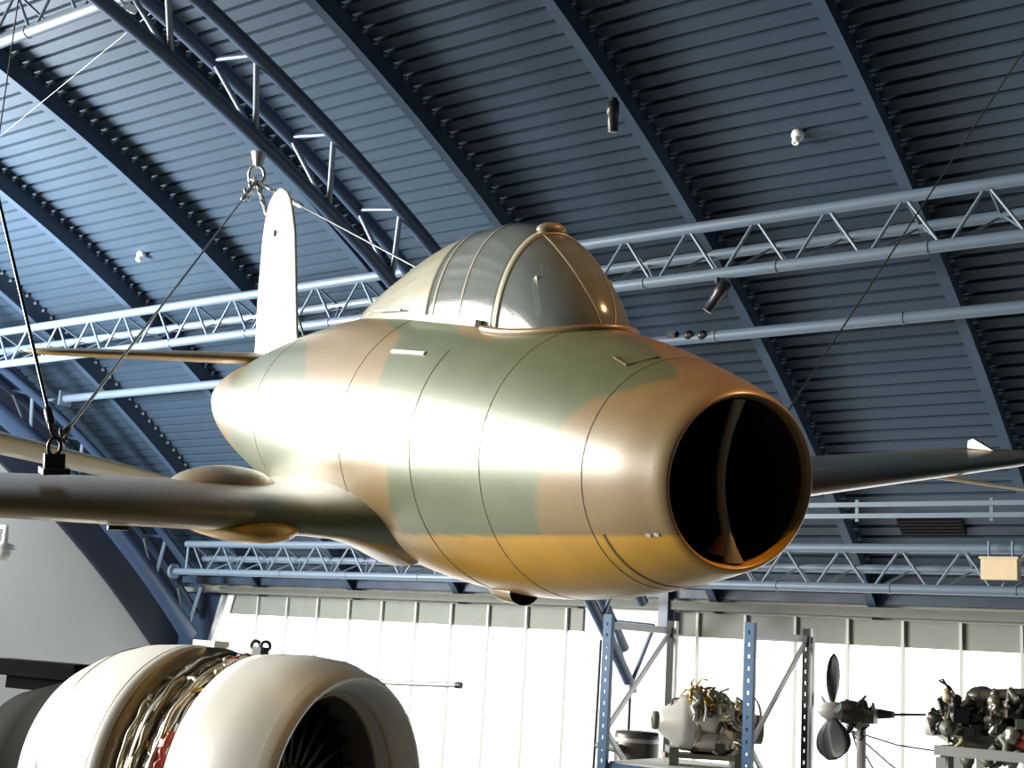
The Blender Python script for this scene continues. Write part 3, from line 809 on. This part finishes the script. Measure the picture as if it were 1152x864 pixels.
p = at(4, 620, 10); T = thing('wall_lamp', 'white lamp fitting cut by the left edge of the photo', 'lamp', p)
MB().ball(p+Vector((0, 0, -.03)), .11, (1, 1, .8), 18).build('globe', 'white', T)
MB().lathe(p+Vector((0, 0, .02)), (0, 0, 1), [(0, .14), (.06, .13), (.09, .04), (.3, .03)], 20).build('cap', 'white', T)
MB().tube([p+Vector((0, 0, .3)), p+Vector((-.8, .3, .35)), p+Vector((-1.6, .3, .35))], .025, 8).build('arm', 'white', T)

# ------------------------------------------------------------------ the large turbofan engine
EAZ = R_(6); EF = Vector((math.cos(EAZ), math.sin(EAZ), 0)); 
EO = EYE+ray(*(393, 908))*10.0                       # centre of the inlet
eng = thing('turbofan_engine', 'large white cowled turbofan engine with pipework showing in the gap, bottom left', 'engine', Vector((EO.x, EO.y, 0)))
RE = 1.0
def LP(p): return [((d*.62 if d > .2 else d), q) for d, q in p]
def E(s, r, a):
    s = s*.62 if s > .2 else s
    return E0(s, r, a)
def E0(s, r, a):   # aft distance, radius, angle (0 = up, increasing towards the camera side)
    sd = EF.cross(Vector((0, 0, 1))).normalized()
    return EO-EF*s+sd*(r*math.sin(a))+Vector((0, 0, r*math.cos(a)))
ax = -EF
MB().lathe(EO, ax, LP([(.55, .80*RE), (.35, .82*RE), (.15, .85*RE), (.05, .885*RE), (0, .925*RE), (.0, .95*RE), (.05, .985*RE), (.12, 1.01*RE)]), 96).build('inlet_lip', 'cowl', eng)
MB().lathe(EO, ax, LP([(.12, 1.01*RE), (.14, 1.015*RE), (.4, 1.06*RE), (.8, 1.085*RE), (1.2, 1.08*RE), (1.45, 1.07*RE), (1.47, 1.05*RE), (1.47, .93*RE)]), 96).build('front_cowl', 'cowl', eng)
MB().lathe(EO, ax, LP([(.55, .80*RE), (.9, .79*RE), (1.05, .79*RE)]), 72).build('inlet_duct', 'inlet', eng)
for s_, w_ in ((.30, .012), (.52, .02)): MB().lathe(EO, ax, LP([(s_, .806*RE), (s_+.004, .80*RE), (s_+w_, .80*RE), (s_+w_+.004, .81*RE)]), 72).build('duct_band', 'brass', eng)
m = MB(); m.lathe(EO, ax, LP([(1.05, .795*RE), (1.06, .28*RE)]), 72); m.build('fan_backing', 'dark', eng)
bm_ = None
for k in range(24):
    a = 2*PI*k/24; V = []; F = []
    for i in range(6):
        r = (.27+.52*i/5)*RE; tw = .9-.7*i/5; hw2 = (.05+.055*i/5)*RE
        for q in (-1, 1): V.append(E(.95-q*hw2*math.cos(tw), r, a+q*hw2*math.sin(tw)/r*1.2)); V.append(E(.965-q*hw2*math.cos(tw), r, a+q*hw2*math.sin(tw)/r*1.2))
    for i in range(5):
        b = 4*i; F += [(b, b+2, b+6, b+4), (b+1, b+5, b+7, b+3), (b, b+4, b+5, b+1), (b+2, b+3, b+7, b+6)]
    F += [(0, 1, 3, 2), (20, 22, 23, 21)]
    MB().add(V, F).build('fan_blade', 'inlet', eng)
MB().lathe(EO, ax, LP([(.50, .001), (.52, .05*RE), (.62, .12*RE), (.78, .19*RE), (.95, .25*RE), (1.04, .28*RE)]), 40).build('spinner', 'brass', eng)
MB().lathe(EO, ax, LP([(1.47, .93*RE), (1.6, .95*RE), (1.62, .88*RE), (1.9, .87*RE), (1.92, .92*RE), (2.0, .92*RE), (2.02, .86*RE), (2.3, .86*RE), (2.32, .93*RE), (2.4, 1.0*RE)]), 80).build('fan_case', 'core', eng)
# pipework: rings partly round the case and small runs along it
rr = random.Random(3)
def ringpipe(s, r, a0, a1, th_, m, name='pipe', wob=.02):
    n_ = 26; MB().tube([E(s+wob*math.sin(i*.9+s*9), r*RE+wob*.6*math.cos(i*1.3+s*5), R_(a0+(a1-a0)*i/n_)) for i in range(n_+1)], th_, 8).build(name, m, eng)
ringpipe(2.06, 1.0, -12, 150, .055, 'pipe', 'bleed_duct', .012); ringpipe(1.93, .97, 10, 160, .03, 'pipedark')
for i in range(40):
    s = 1.50+rr.random()*.75; a0 = rr.uniform(-30, 60); ringpipe(s, .95+rr.random()*.10, a0, a0+rr.uniform(30, 110), rr.choice((.010, .014, .02, .026)), rr.choice(('pipe', 'pipe', 'cowl', 'pipedark', 'core')), wob=.012)
ringpipe(1.72, 1.02, -2, 18, .032, 'red', 'red_hose'); ringpipe(1.60, 1.03, 62, 90, .026, 'red', 'red_hose'); ringpipe(1.56, 1.03, 75, 120, .02, 'red', 'red_hose')
for i in range(46):
    a = R_(rr.uniform(-35, 110)); s = rr.uniform(1.55, 2.3); L = rr.uniform(.08, .28); r = rr.uniform(.92, 1.02)*RE; a2 = a+rr.uniform(-.12, .12)
    MB().tube([E(s, r-.05, a), E(s, r+.02, a), E(s+L*.5, r+.03, (a+a2)/2), E(min(s+L, 2.38), r+.02, a2), E(min(s+L, 2.38), r-.05, a2)], rr.choice((.010, .013, .018)), 7).build('pipe', rr.choice(('pipe', 'brass', 'cowl', 'pipedark')), eng)
for i in range(24):
    a = R_(rr.uniform(-30, 110)); s = rr.uniform(1.6, 2.28); r = .93*RE; c = E(s, r, a); h = rr.uniform(.05, .12)
    nrm = (E(s, r+1, a)-E(s, r, a))
    MB().tube([c-nrm*.02, c+nrm*h*.7, c+nrm*h], [h*.5, h*.5, h*.3], 10).build('valve', rr.choice(('pipe', 'core', 'pipedark', 'brass')), eng)
c = E(1.5, 1.085*RE, R_(4)); MB().box(c, .10, .09, .08).build('top_bracket', 'blk', eng)
for q in (-.05, .05): MB().tube(ringpts(c+EF*q+Vector((0, 0, .05)), .035, CF), .014, 8, closed=True).build('lug', 'blk', eng)
c = E(2.45, 1.12*RE, 0); MB().box(c, .26, .16, .05).build('top_plate', 'cowl', eng)
MB().lathe(EO, ax, LP([(2.36, .98*RE), (2.38, 1.09*RE), (2.44, 1.10*RE), (2.5, 1.095*RE)]), 96).build('rear_flange', 'core', eng)
MB().lathe(EO, ax, LP([(2.42, 1.0*RE), (2.42, 1.105*RE), (2.6, 1.11*RE), (3.3, 1.085*RE), (3.75, 1.02*RE), (4.1, .93*RE), (4.12, .90*RE), (3.8, .90*RE)]), 96).build('rear_cowl', 'cowl', eng)
for s_, r_ in ((2.62, 1.1105), (3.55, 1.058)): MB().lathe(EO, ax, LP([(s_, (r_-.004)*RE), (s_+.004, (r_+.002)*RE), (s_+.012, (r_+.002)*RE), (s_+.016, (r_-.006)*RE)]), 96).build('cowl_seam', 'core', eng)
BLK2 = mat('soot_black', (.004, .004, .004), .9, spec=.05)
MB().lathe(EO, ax, LP([(3.9, .90*RE), (4.0, .78*RE), (4.8, .74*RE), (5.6, .62*RE), (5.62, .58*RE), (5.0, .2*RE), (5.0, .001)]), 72).build('core_cowl', BLK2, eng)
MB().box(E(5.6, .80*RE, 0), 1.1, .25, .14, rotz(EAZ)).build('pylon_mount', BLK2, eng)
MB().box(E(5.5, .70*RE, 0), .8, .16, .16*RE, rotz(EAZ)).build('pylon_strut', BLK2, eng)
for s_ in (.9, 3.1):
    for q in (-.75, .75):
        b = E(s_, 0, 0)+EF.cross(Vector((0, 0, 1)))*q; MB().bar((b.x, b.y, 0), (b.x, b.y, EO.z-.80*RE), .14, .14, EF).build('stand_leg', 'blk', eng)
    b0 = E(s_, 0, 0)+EF.cross(Vector((0, 0, 1)))*-.85; b1 = E(s_, 0, 0)+EF.cross(Vector((0, 0, 1)))*.85; z_ = EO.z-1.0*RE
    MB().bar((b0.x, b0.y, z_), (b1.x, b1.y, z_), .14, .22).build('stand_beam', 'blk', eng)
# pale pole beyond the inlet
a = at(440, 768, 13.2); b = at(518, 771, 13.2)
T = thing('pole', 'horizontal pale pole with a dark end cap right of the turbofan inlet', 'pole', a+Vector((-3.2, .2, .05)))
MB().tube([a+Vector((-3.2, .2, .05)), a, b], .034, 14).build('rod', 'rackgrey', T)
MB().tube([b-(b-a).normalized()*.06, b+(b-a).normalized()*.01], .043, 14).build('end_cap', 'blk', T)
q = a+Vector((-3.0, .19, .04)); MB().tube([q, (q.x, q.y, 0)], .04, 10).build('stand_post', 'blk', T)

# ------------------------------------------------------------------ storage racks by the windows
def post(name, x, y, zt, w_, d_, m, T, hole=True, axis='x'):
    # upright with a row of real holes in its face
    mb = MB(); z = 0
    e = w_*.40
    for sx in (-1, 1):
        c = (x+sx*(w_-e)/2, y, zt/2) if axis == 'x' else (x, y+sx*(w_-e)/2, zt/2)
        mb.box(c, e if axis == 'x' else .006, .006 if axis == 'x' else e, zt)
        c = (x+sx*(w_/2-.003), y+d_/2, zt/2) if axis == 'x' else (x+d_/2, y+sx*(w_/2-.003), zt/2)
        mb.box(c, .006 if axis == 'x' else d_, d_ if axis == 'x' else .006, zt)
    g = w_-2*e; z = zt
    while z > 2.9:
        mb.box((x, y, z-.033), g if axis == 'x' else .006, .006 if axis == 'x' else g, .066); z -= .095
    mb.box((x, y, z/2), g if axis == 'x' else .006, .006 if axis == 'x' else g, z)
    return mb.build(name, m, T)
def frame(u, ztop_v, label, dshift, bx=1.0):
    p = at(u, ztop_v, 10.0); q = Vector((p.x, 11.1, 0)); T = thing('storage_rack', label, 'rack', (p.x, 10, 0), 'pallet rack end frames')
    zt = p.z
    post('front_upright', p.x, 10.0, zt, .082, .05, 'rack', T)
    post('rear_upright', p.x, 11.1, zt, .06, .05, 'blk', T, axis='x')
    MB().box((p.x+.065, 11.1, zt/2), .02, .05, zt).build('rear_upright_lip', 'rackgrey', T)
    MB().bar((p.x, 10.05, zt-.09), (p.x, 11.1, zt-.09), .035, .06).build('top_tie', 'rackgrey', T)
    z = zt-.12; s_ = 0
    while z > .8:
        if bx: 
            a, b = ((p.x, 11.08, z), (p.x, 10.05, z-.85)) if s_ % 2 == 0 else ((p.x, 10.05, z), (p.x, 11.08, z-.85))
            MB().bar(a, b, .025, .04).build('diagonal_brace', 'rackgrey', T)
        z -= .85; s_ += 1
    return p.x, zt
xa, za = frame(684, 691, 'blue perforated rack frame with silver diagonal braces, left one under the aircraft belly', 0)
xb, zb2 = frame(843.5, 700, 'blue perforated rack frame standing in front of the second engine, left of the propeller', 0)
ZS = at(800, 868, 10.2).z
def beam(x0, x1, y, z, label, m='rack'):
    return tag(MB().box(((x0+x1)/2, y, z), x1-x0, .05, .12).build('rack_beam', m), label, 'beam', 'rack beams')
T = thing('rack_shelf', 'rack shelf with blue beams carrying the first small engine', 'shelf', ((xa+xb)/2, 10.5, ZS-.1))
for y in (10.05, 11.05): MB().box(((xa+xb)/2, y, ZS-.07), xb-xa-.1, .05, .12).build('beam', 'rack', T)
MB().box(((xa+xb)/2, 10.55, ZS-.005), xb-xa-.1, 1.0, .02).build('deck_board', 'white', T)
xc = at(1170, 850, 10.0).x
T = thing('rack_shelf', 'grey beamed rack shelf in front of the dark engine at the right edge', 'shelf', (xc, 10.4, 0))
zg = at(1100, 848, 10.0).z; xg = at(1052, 848, 10.0).x
MB().box(((xg+xc+1.5)/2, 10.0, zg), xc+1.5-xg, .05, .07).build('beam', 'rackgrey', T)
for x in (xg+.03, xc+1.4):
    MB().box((x, 10.06, zg/2), .07, .07, zg-.1).build('leg', 'rackgrey', T); MB().box((x, 11.0, zg/2), .07, .07, zg-.1).build('leg', 'rackgrey', T)
MB().box(((xg+xc+1.5)/2, 10.5, zg-.28), xc+1.5-xg, 1.0, .04).build('deck_board', 'rackgrey', T)

def clutter(T, c, sx, sy, sz, n_, rnd, mats, nm='pipe', rmax=.03):
    for i in range(n_):
        p = Vector(c)+Vector((rnd.uniform(-sx, sx), rnd.uniform(-sy, sy), rnd.uniform(-sz, sz)))
        k_ = rnd.random()
        if k_ < .42:
            pts = [p]
            for j in range(4): pts.append(pts[-1]+Vector((rnd.uniform(-.07, .07), rnd.uniform(-.05, .05), rnd.uniform(-.07, .07))))
            MB().tube(pts, rnd.uniform(.008, rmax), 7).build(nm, rnd.choice(mats), T)
        elif k_ < .80:
            d = Vector((rnd.uniform(-1, 1), rnd.uniform(-1, 1), rnd.uniform(-1, 1))).normalized()
            r = rnd.uniform(.025, .06); MB().tube([p, p+d*.01, p+d*.05, p+d*.055, p+d*.09, p+d*.10], [r*.8, r, r, r*.7, r*.7, r*.4], 12).build('valve', rnd.choice(mats), T)
        else: MB().box(p, rnd.uniform(.05, .14), rnd.uniform(.05, .14), rnd.uniform(.05, .12), rotz(rnd.random())).build('accessory_box', rnd.choice(mats), T)
# first engine on the shelf: jet engine with round combustion chambers
rn = random.Random(11)
c0 = at(757, 812, 10.4); e1 = thing('jet_engine', 'small silver jet engine with round combustion cans on the rack between the blue uprights', 'engine', (c0.x, c0.y, ZS))
EA = Vector((-.80, -.60, .03)).normalized(); K = .80
sdE = EA.cross(Vector((0, 0, 1))).normalized(); upE = sdE.cross(EA)
def cyl(T, name, p0, d, prof_, m, n_=28, k=1.0): return MB().lathe(p0, d, [(a*k, q*k) for a, q in prof_], n_).build(name, m, T)
hub = c0
cyl(e1, 'front_casing', hub, -EA, [(-.16, .001), (-.16, .10), (-.12, .14), (-.02, .20), (.06, .265), (.10, .285), (.20, .29), (.22, .25)], 'cowl', k=K)
cyl(e1, 'inlet_flange', hub+EA*.13, -EA, [(-.06, .0), (-.02, .03), (-.06, .04), (-.06, .09), (-.02, .10), (0, .09), (.02, .06)], 'greeng', k=K)
cyl(e1, 'inlet_bore', hub+EA*.181, -EA, [(0, .0), (0, .04), (.01, .04)], 'dark', k=K)
for i in range(7):
    a = 2*PI*i/7+.3
    cyl(e1, 'combustion_can', hub-EA*.20+sdE*(.17*math.cos(a))+upE*(.17*math.sin(a)), -EA, [(-.12, .0), (-.10, .05), (-.04, .085), (.0, .095), (.30, .095), (.42, .06), (.55, .05)], rn.choice(('cowl', 'pipe')), 20, K)
cyl(e1, 'compressor_casing', hub, -EA, [(.2, .24), (.22, .30), (.26, .30), (.28, .26), (.40, .22), (.42, .29), (.46, .29), (.48, .2), (.7, .18), (.72, .27), (.76, .27), (.80, .16), (.95, .15), (.95, .0)], 'core', 40, K)
for j, s_ in enumerate((.14, .22, .34, .44, .56, .68)):
    rr_ = .27 if j % 2 else .24
    MB().tube([hub-EA*(s_+.02*math.sin(t*3))+sdE*(rr_*math.cos(t))+upE*(rr_*math.sin(t)) for t in [-.6+3.6*i/20 for i in range(21)]], .012 if j % 2 else .018, 8).build('loop_pipe', rn.choice(('pipe', 'cowl')), e1)
clutter(e1, hub-EA*.30+Vector((.02, -.12, .20)), .13, .08, .06, 46, rn, ('brass', 'pipe', 'cream', 'core', 'cowl'), rmax=.018)
clutter(e1, hub-EA*.45+Vector((.05, -.18, -.02)), .20, .06, .16, 40, rn, ('pipe', 'core', 'pipedark', 'cream', 'pipe'), rmax=.02)
MB().box(hub-EA*.30+Vector((0, 0, -.26)), .75, .25, .04, rotz(.64)).build('copper_tray', 'core', e1)
for q in (0, .55): MB().box((hub.x-EA.x*q, hub.y-EA.y*q, (ZS+.004+hub.z-.2)/2), .30, .08, hub.z-.2-ZS-.004, rotz(-.93)).build('cradle_foot', 'greeng', e1)
# second engine section half hidden behind the upright
# dark drum and tall stand left of it
c0 = at(716, 845, 11.9); T = thing('drum', 'dark cylindrical drum with pale side standing behind the first rack frame', 'drum', (c0.x, c0.y, 0))
zt = at(716, 823, 11.9).z
MB().lathe((c0.x, c0.y, 0), (0, 0, 1), [(0, .001), (0, .22), (zt-.04, .22), (zt, .21), (zt, .001)], 32).build('drum_body', 'pipedark', T)
MB().lathe((c0.x, c0.y, zt-.10), (0, 0, 1), [(0, .225), (.02, .228), (.04, .225)], 32).build('rim', 'rackgrey', T)
MB().tube([(c0.x-.28, c0.y-.3, zt-.15), (c0.x-.05, c0.y-.3, zt-.15)], [.03, .05], 12).build('nozzle', 'greeng', T)
MB().tube([(c0.x-.05, c0.y-.3, zt-.15), (c0.x-.02, c0.y, zt-.15)], .03, 12).build('nozzle_arm', 'greeng', T)
c0 = at(709, 778, 12.6); T = thing('signpost', 'thin dark post with a small box on top behind the rack', 'post', (c0.x, c0.y, 0))
MB().tube([(c0.x, c0.y, 0), (c0.x, c0.y, c0.z)], .015, 8).build('pole', 'blk', T); MB().box((c0.x+.03, c0.y, c0.z+.04), .06, .05, .10).build('box', 'blk', T)
c0 = at(675, 700, 12.3); T = thing('standing_rod', 'thin dark rod standing just left of the first blue upright', 'rod', (at(672, 860, 12.3).x, 12.3, 0))
MB().tube([(at(670, 860, 12.3).x-.1, 12.3, 0), at(671, 810, 12.3), at(676, 720, 12.3)], .014, 8).build('rod', 'blk', T)

# propeller on a shaft
c0 = at(936, 800, 11.0); T = thing('propeller_unit', 'grey bladed propeller on a dark geared hub between the rack and the right engine', 'propeller', (c0.x, c0.y, 0))
pa = Vector((-.78, -.62, 0)).normalized(); sdv = pa.cross(Vector((0, 0, 1))).normalized()
cyl(T, 'hub', c0, pa, [(-.10, .001), (-.10, .07), (-.02, .08), (.05, .075), (.09, .05), (.12, .02), (.13, .001)], 'cowl')
cyl(T, 'gear_housing', c0, -pa, [(.06, .06), (.08, .09), (.16, .10), (.22, .09), (.24, .11), (.28, .11), (.30, .05), (.42, .04), (.5, .03)], 'pipedark')
clutter(T, c0-pa*.25, .12, .08, .10, 16, rn, ('pipedark', 'blk', 'pipe'), rmax=.02)
def blade(a, L, wd, tw, nm='blade'):
    V = []; F = []; n_ = 12; dr = sdv*math.sin(a)+Vector((0, 0, 1))*math.cos(a); tg = dr.cross(pa)
    for i in range(n_+1):
        t = i/n_; r = .08+L*t; w_ = wd*(.28+.72*math.sin(min(1, t*1.5)*PI/2))*(1 if t < .7 else math.sqrt(max(.01, 1-((t-.7)/.3)**2.2))); tt = tw*(1-.45*t)
        cd_ = tg*math.cos(tt)+pa*math.sin(tt); nn = dr.cross(cd_)
        for x, h in ((-.5, 0), (-.2, .5), (.2, .4), (.5, 0), (.2, -.25), (-.2, -.25)): V.append(c0+dr*r+cd_*(x*w_)+nn*(h*.035*(1.2-t)))
    for i in range(n_):
        for k in range(6): F.append((6*i+k, 6*i+(k+1) % 6, 6*i+6+(k+1) % 6, 6*i+6+k))
    F += [tuple(range(6)), tuple(range(6*n_, 6*n_+6))]
    MB().add(V, F, True).build(nm, 'blade', T)
blade(R_(-4), .40, .19, 1.25); blade(R_(75), .26, .14, .6); blade(R_(165), .34, .25, 1.1); blade(R_(215), .36, .24, 1.2); blade(R_(-80), .2, .12, .5)
s1 = c0-pa*.5; s2 = at(1042, 804, 11.4)
MB().tube([s1, s1+(s2-s1)*.1, s1+(s2-s1)*.12, s2], [.03, .03, .012, .012], 10).build('shaft', 'rackgrey', T)
for uv in ((985, 900), (1010, 905), (1045, 890), (1060, 846)):
    a = at(958, 822, 11.1); b = at(uv[0], uv[1], 11.6); MB().tube([a, (a+b)/2-Vector((0, 0, .03)), b], .008, 6).build('stay_wire', 'blk' if uv[0] < 1000 else 'rackgrey', T)
MB().tube([c0-pa*.25, (c0.x+.23, c0.y+.1, 0)], .04, 10).build('stand_post', 'white', T)
# dark engine at the right edge
c0 = at(1105, 822, 10.5); e3 = thing('piston_engine', 'dark piston engine with a red cover cut by the right edge of the photo', 'engine', (c0.x, c0.y, zg-.26))
cyl(e3, 'crankcase', c0+Vector((-.25, 0, 0)), (1, .2, 0), [(0, .001), (0, .10), (.1, .16), (.4, .17), (.42, .2), (.45, .2), (.48, .17), (1.2, .17), (1.2, .001)], 'pipedark')
cyl(e3, 'front_cover', c0+Vector((-.42, -.05, .0)), (1, .2, 0), [(0, .001), (0, .055), (.02, .07), (.1, .07), (.18, .12)], 'cowl')
for i in range(4):
    p = c0+Vector((.02+.24*i, -.02, .12)); cyl(e3, 'cylinder', p, Vector((-.1, -.25, 1)), [(0, .09), (.04, .10), (.06, .085), (.09, .10), (.11, .085), (.14, .10), (.17, .10), (.2, .06), (.2, .001)], 'greeng' if i % 2 else 'pipedark', 20)
MB().tube([c0+Vector((.05, -.15, .26)), c0+Vector((.5, -.15, .30)), c0+Vector((1.1, -.1, .30))], .045, 12).build('manifold', 'pipedark', e3)
MB().ball(c0+Vector((.42, -.19, -.03)), .12, (1.4, .5, .7), 18).build('red_cover', 'red', e3)
clutter(e3, c0+Vector((.15, -.16, .12)), .36, .08, .13, 70, rn, ('pipedark', 'blk', 'pipedark', 'greeng', 'pipe'))
clutter(e3, c0+Vector((-.2, -.1, .08)), .14, .10, .14, 18, rn, ('pipe', 'blk', 'cream', 'pipedark'))
clutter(e3, c0+Vector((.2, -.1, -.2)), .4, .10, .08, 20, rn, ('pipe', 'greeng', 'pipedark'))
for q in (-.2, .6): MB().box((c0.x+q, c0.y, (c0.z-.12+zg-.26)/2), .1, .4, c0.z-.12-(zg-.26)).build('mounting_block', 'blk', e3)
